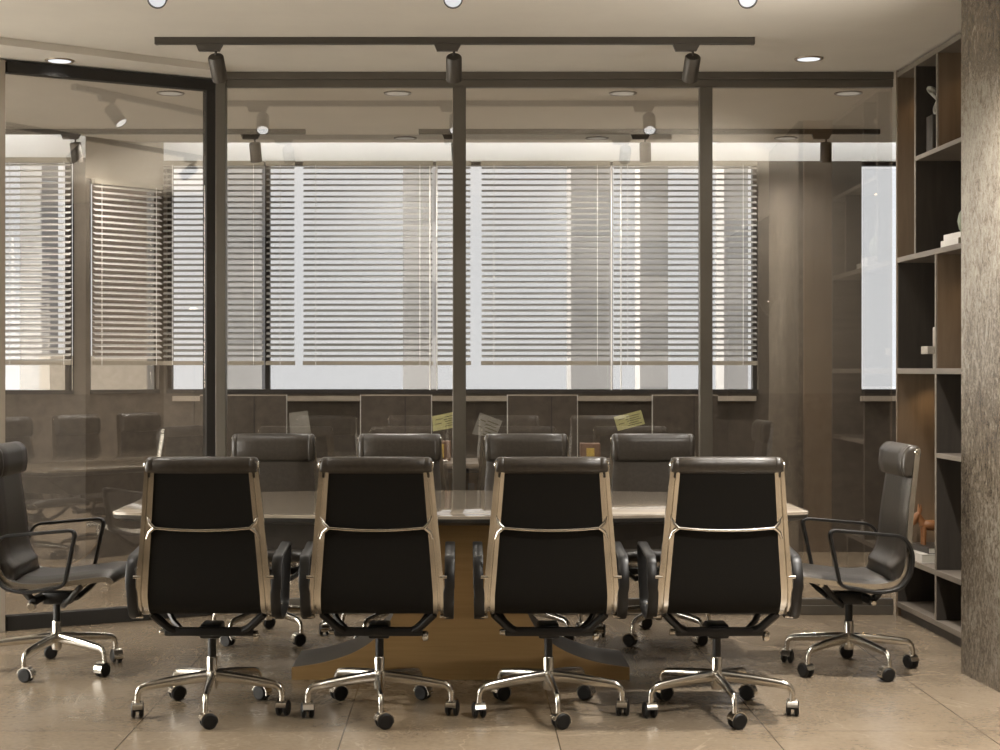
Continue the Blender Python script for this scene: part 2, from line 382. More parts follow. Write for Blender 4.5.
# main run A: from (4.2,11.6) to (-2.17,11.6): local x = 4.2 - X
T, L, c = facade('wall_window', (4.2, 11.6), (-2.17, 11.6), HEAD, [(4.2 - 3.35, 4.2 - 2.89), (4.2 - 2.14, 4.2 + 2.15)], 'dark brown stone wall below the long window')
facade_upper('trim_5', c, M['white'], 'pale wall band and pier around the long window')
T2, L2, c2 = facade('wall_window_angle', (-2.17, 11.6), (-2.63, 11.15), 2.66, [(.04, .61)], 'angled wall below the slanting window')
facade_upper('trim_6', c2, M['taupe'], 'pale wall band above the slanting window')
T3, L3, c3 = facade('wall_window_left', (-2.63, 11.15), (-5.2, 11.15), 2.80, [(.08, 1.25), (1.4, 2.4)], 'dark stone wall below the left window')
facade_upper('trim_7', c3, M['white'], 'pale wall band above the left window')
struct(MB().prism([(-5.4, 10.8), (-2.7, 10.8), (-2.3, 11.3), (4.4, 11.3), (4.4, 11.95), (-5.4, 11.95)], 3.2, 3.3).build('trim_8', M['white'], smooth=0), 'white top of the curtain recess', 'ceiling trim')
# tan ledge under the sill, dark sill
struct(MB().box(-2.1, 2.12, 11.565, 11.6, 1.095, 1.132).box(2.88, 4.2, 11.565, 11.6, 1.095, 1.132).build('trim_9', M['taupe'], smooth=0), 'tan ledge strip under the long window', 'wall trim')

def window(name, T, x0, x1, z0, z1, muls, label, fw=.03):
    r = empty(name); struct(r, label, 'window')
    f = MB()
    f.box(x0, x1, -.12, .012, z0 - .03, z0, T); f.box(x0, x1, -.12, -.04, z1 - .025, z1, T)
    f.box(x0, x0 + fw, -.12, -.04, z0, z1, T); f.box(x1 - fw, x1, -.12, -.04, z0, z1, T)
    for m_ in muls: f.box(m_ - .016, m_ + .016, -.12, -.05, z0, z1, T)
    f.build('window_frame', M['dark_frame'], r, smooth=0)
    MB().box(x0 + fw, x1 - fw, -.085, -.079, z0, z1, T).build('window_pane', M['clear'], r, smooth=0)
    return r
window('window_3', T, 4.2 - 2.14, 4.2 + 2.15, SILL, HEAD, [4.2 + 1.425], 'long horizontal window of the far room with dark frame')
window('window_4', T, 4.2 - 3.35, 4.2 - 2.89, SILL, HEAD, [], 'narrow bright window beside the bookcase', .008)
window('window_5', T2, .04, .61, SILL, 2.66, [], 'slanting window seen through the angled glass', .016)
window('window_6', T3, .08, 1.25, SILL, 2.80, [.14, .62], 'left window seen through the angled glass', .02)
window('window_7', T3, 1.4, 2.4, SILL, 2.80, [], 'far left window of the far room')
# unseen window added in the left wall to bring in daylight (local x runs from Y=8.06 downwards)
Tl, Ll = seg_matrix((LW, 8.06), (LW, BACK))
window('added_window', Tl, .3, 3.7, .15, 2.75, [1.4, 2.6], 'unseen side window added to light the meeting room', .04)

# ------------------------------------------------------------------ glass partition
fr = .07
wp = empty('window_1', (0, GY, 0)); struct(wp, 'clear glass partition with bronze frame behind the meeting table', 'glass partition')
b = MB().box(-1.28, 2.324, -.03, .03, 2.888, CEIL - .001).box(-1.28, 2.324, -.022, .022, 2.848, 2.888)
b.build('header', M['frame'], wp, smooth=0, bevel=.003)
MB().box(-1.28, 2.324, -.03, .03, 0, .05).box(-1.28, 2.324, -.022, .022, .05, .085).build('bottom_rail', M['frame'], wp, smooth=0, bevel=.003)
for x0, x1 in ((-.056, .016), (1.278, 1.346)):
    MB().box(x0, x1, -.032, .032, .085, 2.848).build('mullion', M['frame'], wp, smooth=0, bevel=.003)
for x0, x1 in ((-1.335, -1.28),):
    MB().box(x0, x1, -.035, .035, 0, CEIL - .001).build('post', M['frame'], wp, smooth=0, bevel=.003)
for x0, x1 in ((-1.28, -.056), (.016, 1.278), (1.346, 2.322)):
    MB().box(x0, x1, -.005, .005, .085, 2.848).build('pane', M['glass'], wp, smooth=0)
# angled panel
Ta, La = seg_matrix(LEND, CORNER)
wa = empty('window_2'); struct(wa, 'angled glass panel with dark frame at left', 'glass partition')
MB().box(0, La, -.03, .03, 2.825, 2.885, Ta).build('header', M['dark_frame'], wa, smooth=0, bevel=.003)
MB().box(0, La, -.03, .03, 0, .075, Ta).build('bottom_rail', M['dark_frame'], wa, smooth=0, bevel=.003)
MB().box(La - .055, La, -.03, .03, .075, 2.825, Ta).build('post', M['dark_frame'], wa, smooth=0, bevel=.003)
MB().box(-.07, -.012, -.045, .045, 0, 2.885, Ta).build('post', M['taupe'], wa, smooth=0, bevel=.003)
MB().box(-.012, La - .055, -.005, .005, .075, 2.825, Ta).build('pane', M['glass'], wa, smooth=0)

# ------------------------------------------------------------------ blinds
def blind(T, x0, x1, ztop, zbot, label, tilt=23, pitch=.0412, mat='slat', off=.035, sheer=False):
    r = empty('venetian_blind', T @ Vector(((x0 + x1) / 2, off, ztop)), 0, label, 'window blind', 'blinds of the far room windows')
    inv = Matrix.Translation(-r.location) @ T
    MB().box(x0, x1, off - .02, off + .02, ztop - .035, ztop, inv).build('head_rail', M['rail'], r, smooth=0)
    s = MB(); z = ztop - .05; w = .044; th = radians(tilt)
    while z > zbot + .03:
        rows = []
        for t in (-.5, -.17, .17, .5):
            yy = t * w * cos(th); zz = -t * w * sin(th) + .003 * (1 - 4 * t * t)
            rows.append((yy, zz))
        top = [(x, off + y_, z + z_ + .0008) for x in (x0 + .004, x1 - .004) for y_, z_ in rows]
        vs = [inv @ Vector(p) for p in top]; lo = [inv @ (Vector(p) - Vector((0, 0, .0022))) for p in top]
        fs = [(k, k + 1, k + 5, k + 4) for k in range(3)]
        fl = [(8 + k + 4, 8 + k + 5, 8 + k + 1, 8 + k) for k in range(3)]
        s.add(vs + lo, fs + fl + [(0, 4, 12, 8), (3, 11, 15, 7)])
        z -= pitch
    s.build('slats', M[mat], r, smooth=40)
    MB().box(x0, x1, off - .02, off + .02, zbot, zbot + .03, inv).build('bottom_rail', M['rail'], r, smooth=0)
    n = 2 if x1 - x0 > .3 else 1
    for k in range(n):
        cxk = x0 + (x1 - x0) * ((k + .5) / n if n == 1 else (.1 + .8 * k))
        for dx in (0,):
            MB().tube([inv @ Vector((cxk + dx, off + .024, ztop - .03)), inv @ Vector((cxk + dx, off + .024, zbot))], .0022, 6).build('ladder_cord', M['cord'], r)
    return r
ZB = 1.355
def XA(p): return 4.2 - (p - 463) * 11.565 / 1600      # pixel -> local x on facade A
def mk(pl, pr, lab, **k): return blind(T, XA(pr), XA(pl), HEAD - .005, ZB, lab, **k)
mk(163, 264, 'pale blind in the far window just left of the dark window mullion')
mk(266, 295, 'narrow pale blind between dark window mullion and bright slit')
mk(303, 433, 'wide pale blind left of the central bronze mullion')
mk(436, 471, 'narrow pale blind behind the central bronze mullion')
mk(481, 610, 'wide pale blind just right of the central bronze mullion')
mk(613, 757, 'wide pale blind behind the right bronze mullion')
blind(T2, .045, .605, 2.655, ZB, 'slanting blind with a brown building behind, seen through angled glass', tilt=24, mat='slat_lit')
blind(T3, .09, .56, 2.795, ZB, 'blind behind angled glass, nearest the slanting blind', mat='slat_lit')
blind(T3, .57, 1.24, 2.795, ZB, 'blind behind angled glass at the left picture edge', mat='slat_lit')
# cord pulls hanging below blinds
for i, p in enumerate((430, 437, 611.5, 621)):
    q = px(p, 300, 11.535)
    tag(MB().tube([(q.x, 11.535, 2.79), (q.x, 11.535, 1.175)], .0045, 6).build('blind_cord', M['cord']),
        ['white pull cord left of the central mullion, left of a pair', 'white pull cord left of the central mullion, right of a pair',
         'white pull cord right of the central mullion, left of a pair', 'white pull cord right of the central mullion, right of a pair'][i], 'cord', 'blind pull cords')
tag(MB().box((862 - 463) * 11.62 / 1600 + .01, 3.33, 11.615, 11.622, 1.2, 2.78).build('roller_blind', glass_mat('sheer_fabric', (.96, .965, .97), .03, .5)),
    'thin sheer roller blind over the narrow bright window', 'window blind')

# ------------------------------------------------------------------ LED strip in curtain recess
tag(MB().box(-2.1, 4.15, 11.37, 11.39, 3.17, 3.2).build('led_strip', M['led'], smooth=0), 'white light strip in the recess above the long window', 'led strip')
tag(MB().box(-5.1, -2.75, 10.92, 10.94, 3.17, 3.2).build('led_strip', M['led'], smooth=0), 'white light strip in the recess above the left window', 'led strip')

# ------------------------------------------------------------------ office chair
PATH = [(-.243, .985), (-.238, .93), (-.222, .815), (-.205, .68), (-.196, .56), (-.186, .485), (-.162, .432), (-.115, .408), (-.04, .401), (.05, .407), (.15, .419), (.24, .430), (.283, .428), (.300, .410)]
PC = [(p.x, p.y) for p in catmull([Vector((a, b_, 0)) for a, b_ in PATH], 6)]
def halfw(y, z):
    t = min(max((z - .48) / .5, 0), 1); return .232 - .042 * t
def normals(P):
    N = []
    for i in range(len(P)):
        a = P[max(i - 1, 0)]; c_ = P[min(i + 1, len(P) - 1)]
        d = Vector((c_[0] - a[0], c_[1] - a[1])).normalized(); N.append(Vector((-d.y, d.x)))   # towards the sitter
    return N
NC = normals(PC)
# make the normal point to the sitter side (fwd/up)
if NC[10].x < 0: NC = [-n for n in NC]
def chair_frame(side):
    b = MB(); rings = []
    for (y, z), n in zip(PC, NC):
        hw = halfw(y, z); k = 1 + .22 * min(max((.98 - z) / .5, 0), 1)
        w = .018 * k
        sec = [(-w, -.013), (-w * .24, -.014), (-w * .14, -.001), (w * .14, -.001), (w * .24, -.014), (w, -.013), (w, .009), (-w, .009)]
        rings.append([(side * hw + a, y + n.x * c_, z + n.y * c_) for a, c_ in sec])
    return b.loft(rings)
def sheet(i0, i1, edge, base, thick, seam=True, taper=True):
    """padded sheet along PC[i0:i1]"""
    rings = []; m = 18
    for i in range(i0, i1 + 1):
        y, z = PC[i]; n = NC[i]; hw = halfw(y, z) + edge
        e = min(i - i0, i1 - i); f = 1.0
        if taper: f = [.35, .75, .93][e] if e < 3 else 1.
        ring = []
        for k in range(m + 1):
            u = -1 + 2 * k / m; t = (thick + (.034 * math.exp(-((i - 33) / 5.5) ** 2) if seam else 0)) * f * (1 - abs(u) ** 7 * .85)
            if seam and abs(abs(u) - 7 / 9) < .02: t -= .004
            ring.append((u * hw, y + n.x * (base + t), z + n.y * (base + t)))
        for k in range(m, -1, -1):
            u = -1 + 2 * k / m
            ring.append((u * hw, y + n.x * base, z + n.y * base))
        rings.append(ring)
    return MB().loft(rings)
def make_chair():
    r = empty('office_chair')
    iS = 6 * 6 + 4                                     # split between backrest and seat
    back = sheet(4, iS, .004, .004, .022).build('backrest', M['leather'], r, smooth=50)
    sheet(2, 6 * 8, -.014, -.009, .012, seam=False, taper=False).build('back_panel', M['fabric'], back, smooth=50)
    sheet(iS + 1, len(PC) - 1, .004, .004, .026).build('seat', M['leather'], r, smooth=50)
    # headrest pad: closed profile rounded over the top
    prof = round_poly([Vector(p) for p in ((-.188, .862, 0), (-.180, .905, 0), (-.186, .970, 0), (-.215, .998, 0), (-.252, .996, 0), (-.264, .970, 0), (-.260, .946, 0), (-.246, .936, 0), (-.232, .91, 0), (-.214, .855, 0))], .014, 3)
    cy = sum(p.x for p in prof) / len(prof); cz = sum(p.y for p in prof) / len(prof)
    rings = []
    for x, s in ((-.209, .62), (-.2075, .82), (-.202, .95), (-.193, 1), (-.181, 1), (-.179, .975), (-.177, 1), (-.1, 1.01), (0, 1.015), (.1, 1.01), (.177, 1), (.179, .975), (.181, 1), (.193, 1), (.202, .95), (.2075, .82), (.209, .62)):
        rings.append([(x, cy + (p.x - cy) * s, cz + (p.y - cz) * s) for p in prof])
    hd = MB().loft(rings).build('headrest', M['leather'], r, smooth=50)
    for s in (-1, 1):
        Mx = Matrix.Translation((s * .207, -.243, .968)) @ Matrix.Rotation(s * pi / 2, 4, 'Y')
        MB().lathe([(.013, 0), (.013, .004), (.010, .007), (.004, .008)], 14, Mx).build('end_cap', M['chrome'], hd)
        chair_frame(s).build('side_frame', M['chrome'], r, smooth=30)
    # aluminium cross brace behind the back, with forked ends
    zb = .735; yb = -.212
    def br(x): return Vector((x, yb - .018 - .004 * (1 - (x / .19) ** 2), zb - .010 * (1 - (x / .19) ** 2)))
    b = MB().tube([br(-.178 + .356 * k / 16) for k in range(17)], .0085, 8, sq=.8)
    for s in (-1, 1):
        e = br(s * .178)
        b.tube([e, Vector((s * .196, yb - .014, zb + .016)), Vector((s * .203, yb - .013, zb + .040))], [.008, .007, .005], 8)
        b.tube([e, Vector((s * .198, yb - .012, zb - .018)), Vector((s * .208, yb - .009, zb - .044))], [.008, .007, .005], 8)
    b.build('back_brace', M['chrome'], r, smooth=60)
    # front seat brace under the seat
    MB().tube([(-.22, .17, .400), (.22, .17, .400)], .009, 8).build('seat_brace', M['chrome'], r)
    # armrests: closed flat band loops
    loop = round_poly([Vector(p) for p in ((0, .150, .642), (0, -.170, .615), (0, -.207, .545), (0, -.200, .455), (0, -.155, .392), (0, -.06, .374), (0, .10, .402))], [.035, .05, .06, .06, .06, .05, .03], 5)
    for s in (-1, 1):
        b = MB(); rings = []; n = len(loop)
        for i in range(n):
            t = (loop[(i + 1) % n] - loop[i - 1]).normalized(); nn = Vector((0, -t.z, t.y))
            z = loop[i].z; xc = s * (.272 if z > .5 else .272 - .004)
            wd = .019; h = .0065
            sec = [(-wd, -h * .6), (-wd * .8, -h), (wd * .8, -h), (wd, -h * .6), (wd, h * .6), (wd * .8, h), (-wd * .8, h), (-wd, h * .6)]
            rings.append([Vector((xc + a, 0, 0)) + Vector((0, loop[i].y, loop[i].z)) + nn * c_ for a, c_ in sec])
        rings.append(rings[0]); b.loft(rings, caps=False)
        a = b.build('armrest', M['black_metal'], r, smooth=45)
        for (y, z) in ((-.204, .548), (.085, .403), (-.145, .392)):
            MB().tube([(s * .235, y, z), (s * .262, y, z)], .007, 10).build('arm_bolt', M['chrome'], a)
    # tilt mechanism
    b = MB()
    b.rbox(-.040, .040, -.055, .07, .292, .345, .008)
    b.rbox(-.168, .168, -.080, -.046, .306, .338, .006)
    for s in (-1, 1):
        b.tube([(s * .125, -.063, .322), (s * .155, -.075, .338), (s * .212, -.10, .395)], [.017, .016, .016], 8)
        b.tube([(s * .035, .05, .305), (s * .12, .06, .300), (s * .165, .10, .335), (s * .212, .16, .400)], [.014, .013, .012, .012], 8)
    mech = b.build('tilt_mechanism', M['black_metal'], r, smooth=45)
    for s, rr in ((-1, .012), (1, .020)):
        Mx = Matrix.Translation((s * .166, -.063, .320 if s < 0 else .305)) @ Matrix.Rotation(s * pi / 2, 4, 'Y')
        MB().lathe([(rr * .6, 0), (rr, .004), (rr, .018), (rr * .75, .024)], 14, Mx).build('adjustment_knob', M['chrome'], mech, smooth=40)
    gc = MB().lathe([(.016, .205), (.016, .31)], 16).build('gas_column', M['black_metal'], r)
    MB().lathe([(.0205, .135), (.0205, .212), (.0185, .216)], 18).build('column_sleeve', M['chrome'], gc)
    MB().lathe([(.012, .088), (.019, .09), (.023, .105), (.026, .15), (.025, .160), (.02, .163)], 20).build('base_hub', M['chrome'], r, smooth=50)
    R = .287
    # one leg, caster
    def leg_rings(a):
        P = catmull([(.010, .142), (.09, .137), (.17, .130), (.245, .121), (.268, .116), (.281, .104), (.2855, .088), (R, .060)], 5)
        out = []
        for i, p in enumerate(P):
            t = (P[min(i + 1, len(P) - 1)] - P[max(i - 1, 0)]).normalized(); f = i / (len(P) - 1)
            nn = Vector((-t.y, t.x)); h = .024 - .0125 * min(f * 1.35, 1); w = .015 - .0055 * min(f * 1.2, 1)
            ring = []
            for k in range(10):
                q = 2 * pi * k / 10; rr_ = p.x + nn.x * h * sin(q); zz = p.y + nn.y * h * sin(q); ww = w * cos(q)
                ring.append((rr_ * cos(a) - ww * sin(a), rr_ * sin(a) + ww * cos(a), zz))
            out.append(ring)
        return out
    for k in range(5):
        a = -pi / 2 + radians(4) + 2 * pi * k / 5
        lg = MB().loft(leg_rings(a)).build('leg', M['chrome'], r, smooth=60)
        yaw = [radians(22), radians(78), radians(-28), radians(30), radians(102)][k]
        C0 = Matrix.Translation((R * cos(a), R * sin(a), 0)) @ Matrix.Rotation(yaw, 4, 'Z')
        Wm = C0 @ Matrix.Translation((.012, 0, .030)) @ Matrix.Rotation(pi / 2, 4, 'X')
        w = MB()
        for z0, z1 in ((-.024, -.006), (.006, .024)):
            w.lathe([(.008, z0), (.024, z0), (.030, z0 + .005), (.030, z1 - .005), (.024, z1), (.008, z1)], 20, Wm)
        w.lathe([(.007, -.02), (.007, .02)], 10, Wm)
        w.build('caster_wheel', M['rubber'], lg, smooth=40)
        # chrome hood: half shell over the wheels
        hd_ = MB(); rg = []
        for q in range(13):
            an = radians(-15 + 185 * q / 12); ro = .0350; ri = .0318
            rg.append([C0 @ Vector((.012 + rad * cos(an), yy, .030 + rad * sin(an))) for rad, yy in ((ro, -.020), (ro, .020), (ri, .020), (ri, -.020))])
        hd_.loft(rg)
        hd_.lathe([(.009, .064), (.009, .085)], 10, C0)
        hd_.build('caster_hood', M['chrome'], lg, smooth=40)
    return r

proto = make_chair(); first = [True]
def chair(x, y, rz, label, group):
    o = proto if first[0] else copy_tree(proto); first[0] = False
    o.location = (x, y, 0); o.rotation_euler = (0, 0, rz); tag(o, label, 'office chair', group); return o
G1 = 'office chairs along the near side of the table'; G2 = 'office chairs along the far side of the table'; G3 = 'office chairs at the table ends'
for x, nm in ((-.968, 'leftmost of the four black chairs with their backs to the camera'), (-.322, 'second from left of the four black chairs with their backs to the camera'),
              (.329, 'third from left of the four black chairs with their backs to the camera'), (.978, 'rightmost of the four black chairs with their backs to the camera')):
    chair(x, 6.17, 0, nm, G1)
for x, nm in ((-.96, 'leftmost of the four chairs facing the camera across the table'), (-.32, 'second from left of the four chairs facing the camera across the table'),
              (.32, 'third from left of the four chairs facing the camera across the table'), (.962, 'rightmost of the four chairs facing the camera across the table')):
    chair(x, 7.88, pi, nm, G2)
chair(-1.79, 7.05, -pi / 2, 'dark leather chair in side view at left end of table by angled glass', G3)
chair(1.70, 7.05, pi / 2, 'dark leather chair in side view at right end of table by bookcase', G3)

# ------------------------------------------------------------------ table
TC = Vector((-.01, 7.03)); 
tb = empty('conference_table', (TC.x, TC.y, 0), 0, 'long boat shaped meeting table with grained stone top and gold pedestal', 'table')
def boat(hx, hm, he, n=24, r=.05):
    pts = []
    for k in range(n + 1):
        u = -1 + 2 * k / n; pts.append(Vector((u * hx, -(he + (hm - he) * (1 - u * u)), 0)))
    for k in range(n + 1):
        u = 1 - 2 * k / n; pts.append(Vector((u * hx, (he + (hm - he) * (1 - u * u)), 0)))
    rad = [0] * len(pts)
    for i in (0, n, n + 1, 2 * n + 1): rad[i] = r
    out = round_poly(pts, rad, 5); return [(p.x, p.y) for p in out]
def off(poly, dz, k):  # shrink towards centre by distance k
    out = []
    for x, y in poly:
        l = math.hypot(x, y); out.append((x - math.copysign(min(k, abs(x)), x) , y - math.copysign(min(k, abs(y)), y), dz))
    return out
bo = boat(1.435, .68, .47)
MB().loft([[(x, y, .727) for x, y in bo], [(x, y, .738) for x, y in bo], off(bo, .74, .003)]).build('tabletop', M['tabletop'], tb, smooth=30)
MB().loft([off(bo, .700, .03), off(bo, .712, .004), [(x, y, .727) for x, y in bo]]).build('edge_band', M['table_edge'], tb, smooth=30)
for s in (-1, 1):   # tapering cable boxes under the top, left and right of the pedestal
    a0, a1 = (.40, 1.36); c0, c1 = (.42, 1.12)
    r0 = [(s * a0, -.42, .70), (s * a1, -.36, .70), (s * a1, .36, .70), (s * a0, .42, .70)]
    r1 = [(s * c0, -.40, .575), (s * c1, -.34, .575), (s * c1, .34, .575), (s * c0, .40, .575)]
    MB().loft([r1, r0]).build('apron', M['table_dark'], tb, smooth=0, bevel=.006)
half = [(.72, 0), (.72, .052), (.60, .070), (.50, .098), (.42, .135), (.36, .18), (.31, .235), (.28, .30), (.265, .38), (.262, .48), (.27, .60), (.285, .70)]
cv = catmull([Vector((a, b_, 0)) for a, b_ in half[1:]], 4)
prof = [(half[0][0], half[0][1])] + [(p.x, p.y) for p in cv]
full = prof + [(-x, z) for x, z in prof[::-1]]
y0, y1 = -.20, .20
MB().loft([[(x, y0 + .001, z * .997 + .001) for x, z in full], [(x, y1, z * .997 + .001) for x, z in full]]).build('pedestal', M['table_dark'], tb, smooth=30)
MB().loft([[(x, y0 - .012, z * .998) for x, z in full], [(x, y0, z * .998) for x, z in full]]).build('pedestal_face', M['gold'], tb, smooth=30)
MB().loft([[(x, y1, z * .998) for x, z in full], [(x, y1 + .012, z * .998) for x, z in full]]).build('pedestal_face', M['gold'], tb, smooth=30)

# ------------------------------------------------------------------ ceiling lamps
def lamp_spot(loc, target, power, size=60, blend=.6, col=(1, .95, .89), r=.04):
    l = bpy.data.lights.new('spot', 'SPOT'); l.energy = power; l.spot_size = radians(size); l.spot_blend = blend; l.color = col; l.shadow_soft_size = r
    o = bpy.data.objects.new('spot', l); COL.objects.link(o); o.location = loc
    o.rotation_euler = (Vector(target) - Vector(loc)).to_track_quat('-Z', 'Y').to_euler(); return o
def lamp_area(loc, target, power, sx, sy=None, col=(1, .95, .89), spread=180):
    l = bpy.data.lights.new('area', 'AREA'); l.energy = power; l.size = sx; l.color = col; l.spread = radians(spread)
    if sy: l.shape = 'RECTANGLE'; l.size_y = sy
    else: l.shape = 'DISK'
    o = bpy.data.objects.new('area', l); COL.objects.link(o); o.location = loc
    o.rotation_euler = (Vector(target) - Vector(loc)).to_track_quat('-Z', 'Y').to_euler(); return o

def track(x0, x1, y, label):
    r = empty('lighting_track', ((x0 + x1) / 2, y, CEIL), 0, label, 'lighting track', 'ceiling lighting tracks')
    h = (x1 - x0) / 2
    MB().box(-h, h, -.018, .018, -.033, -.0005).build('rail', M['track'], r, smooth=0, bevel=.002)
    for s in (-1, 1): MB().box(s * h - .006, s * h + .006, -.019, .019, -.034, -.0005).build('end_cap', M['track'], r, smooth=0)
    return r
def make_spot():
    r = empty('track_spotlight')
    MB().loft([[(-.055, -.014, -.066), (.045, -.014, -.066), (.045, .014, -.066), (-.055, .014, -.066)], [(-.068, -.016, -.034), (.062, -.016, -.034), (.062, .016, -.034), (-.068, .016, -.034)]]).build('track_adapter', M['track'], r, smooth=0)
    MB().tube([(.028, 0, -.06), (.028, 0, -.094)], .006, 8).build('stem', M['track'], r)
    return r
def make_head(parent, dirv, lens='lens'):
    dirv = Vector(dirv).normalized(); q = dirv.to_track_quat('Z', 'Y').to_matrix().to_4x4()
    Mx = Matrix.Translation((.028, 0, -.100)) @ q
    h = MB().lathe([(.022, -.012), (.034, -.010), (.0385, -.004), (.0385, .118), (.035, .120), (.034, .108)], 24, Mx).build('lamp_housing', M['track'], parent, smooth=40)
    MB().lathe([(.0335, .105), (.0335, .112)], 24, Mx).build('lens', M[lens], h, smooth=40)
    return h
track(-1.485, 1.405, 7.75, 'taupe lighting track in front of the glass partition')
track(-1.5, 1.42, 6.55, 'lighting track above the table, nearer the camera')
nm = ('left', 'middle', 'right')
for i, (x, tilt) in enumerate(((-1.225, (.10, .85, -1)), (-.072, (0, .85, -1)), (1.085, (-.06, .85, -1)))):
    s = make_spot(); s.location = (x, 7.75, CEIL); make_head(s, tilt, 'lens_bright')
    tag(s, '%s cylindrical spotlight on the track in front of the glass' % nm[i], 'spotlight', 'spotlights on the track by the glass')
    lamp_spot((x + .028, 7.85, 2.72), (x + .028 + tilt[0] * 2, 8.5, 1.0), 16, 60)
for i, (x, tilt) in enumerate(((-1.226, (0, -.95, -.56)), (-.067, (0, -.95, -.56)), (1.087, (0, -.95, -.56)))):
    s = make_spot(); s.location = (x, 6.36, CEIL); make_head(s, tilt)
    tag(s, '%s spotlight of three at the top picture edge, lit face towards camera' % nm[i], 'spotlight', 'spotlights at the top picture edge')
    lamp_spot((x + .028, 6.24, 2.74), (x, 4.6, .6), 26, 70)
# the second track carries those three
for o in COL.objects:
    if o.name.startswith('lighting_track') and abs(o.location.y - 6.55) < .01: o.location.y = 6.36
# far room tracks
track(-3.1, -1.06, 10.7, 'lighting track behind the glass at left')
track(-.29, 2.78, 10.7, 'long lighting track behind the glass at right')
for i, (x, lab) in enumerate(((-1.42, 'spotlight behind the glass near the corner post'), (-2.62, 'spotlight behind the angled glass'), (-.07, 'spotlight behind the central bronze mullion'), (1.19, 'spotlight behind the glass, left of the right bronze mullion'), (2.40, 'dark spotlight behind the glass near the bookcase'))):
    s = make_spot(); s.location = (x, 10.7, CEIL); make_head(s, (.05, .3, -1))
    tag(s, lab, 'spotlight', 'spotlights behind the glass')
    lamp_spot((x + .03, 10.74, 2.72), (x, 11.1, 1.0), 7, 70)

def downlight(x, y, z, lens, label, group, r=.072, ring='ring'):
    o = empty('recessed_downlight', (x, y, z), 0, label, 'ceiling light', group)
    MB().lathe([(r * .80, -.001), (r * .84, -.006), (r, -.005), (r + .002, 0)], 28).build('trim_ring', M[ring], o, smooth=40)
    MB().lathe([(r * .8, -.0045), (r * .3, -.0045), (.004, -.0045), (.004, -.001), (r * .8, -.001)], 28).build('lens', lens, o, smooth=0)
    return o
g = 'recessed ceiling lights of the meeting room'
downlight(1.787, 8.27, CEIL, M['lens'], 'lit recessed downlight in the ceiling left of the bookcase', g)
downlight(-2.05, 8.13, 2.893, M['lens'], 'lit recessed downlight above the angled glass at left', g)
lamp_spot((1.787, 8.27, 2.915), (1.787, 8.27, 0), 60, 140, 1.)
lamp_spot((-2.05, 8.13, 2.88), (-2.05, 8.13, 0), 22, 140, 1.)
for x, y, lab, e in ((1.75, 6.0, 'unseen recessed downlight over the right end of the table', 520), (-1.95, 5.9, 'added unseen downlight over the left end of the table', 110),
                     (1.75, 4.2, 'added unseen downlight right of the camera', 620), (1.75, 2.4, 'added unseen downlight on the right, nearest the back wall', 620)):  # out-of-frame downlights added to balance the room light
    downlight(x, y, CEIL, M['lens'], lab, g)
    lamp_spot((x, y, 2.915), (x, y, 0), e, 130, 1.)
g = 'recessed ceiling lights behind the glass'
FD = [(-1.70, 9.3, 'first row, seen through the angled glass'), (-.38, 9.3, 'first row, left of the central mullion'), (.93, 9.3, 'first row, left of the right mullion'), (2.24, 9.3, 'first row, beside the bookcase'),
      (-2.35, 11.1 - .35, 'second row, seen through the angled glass'), (-.40, 11.1, 'second row, left of the central mullion'), (.93, 11.1, 'second row, right of the central mullion'), (2.24, 11.1, 'second row, right of the right mullion')]
for x, y, lab in FD:
    downlight(x, y, CEIL, M['lens_soft'], 'ring downlight behind the glass, ' + lab, g, .08, 'ring_dark')
    lamp_spot((x, y, 2.915), (x, y, 0), 150, 150, 1.)

# ------------------------------------------------------------------ bookcase
BR = radians(1.5)
bk = empty('bookcase', (2.33, 8.60, 0), BR, 'tall built-in bookcase of grey oak shelves with walnut and charcoal backs', 'bookcase')
# local: +x into the shelf depth, -y towards the camera ; far end y=0, near end y=-1.56
DP = .36; NEAR = -1.57; t = .022
BK = Matrix.Translation((2.33, 8.60, 0)) @ Matrix.Rotation(BR, 4, 'Z')
def bp(name, x0, x1, y0, y1, z0, z1, m): return MB().box(x0, x1, y0, y1, z0, z1).build(name, m, bk, smooth=0, bevel=.0015)
bp('end_panel', 0, DP, -.012, .012, .0, CEIL - .004, M['wood'])
bp('end_panel', 0, DP, NEAR, NEAR + t, .0, CEIL - .004, M['wood_grey'])
bp('back_panel', DP - .015, DP, NEAR + t, -.012, .05, CEIL - .03, M['wood_dark'])
bp('plinth', .02, DP - .016, NEAR + t, -.012, 0, .05, M['wood_dark'])
for z, a, e in ((.05, NEAR + t, -.012), (.30, NEAR + t, -.012), (1.30, NEAR + t, -.012), (1.895, NEAR + t, -.012), (2.89, NEAR + t, -.012)):
    bp('shelf', 0, DP - .016, a, e, z, z + .028, M['wood_grey'])
bp('shelf', 0, DP - .016, NEAR + t, -.31 - t, 2.40, 2.424, M['wood_grey'])
bp('shelf', 0, DP - .016, NEAR + t, -.64 - t, .885, .908, M['wood_grey'])
def div(y, z0, z1):
    d = bp('divider', .003, DP - .016, y - t, y, z0, z1, M['wood_dark']); MB().box(0, .003, y - t, y, z0, z1).build('edge_strip', M['wood_grey'], d, smooth=0)
div(-.31, 1.923, 2.89); div(-.66, 2.424, 2.89); div(-.64, 1.328, 1.895); div(-.64, .328, 1.30); div(-.64, .078, .30); div(-1.1, .078, .30); div(-1.15, 1.923, 2.40)
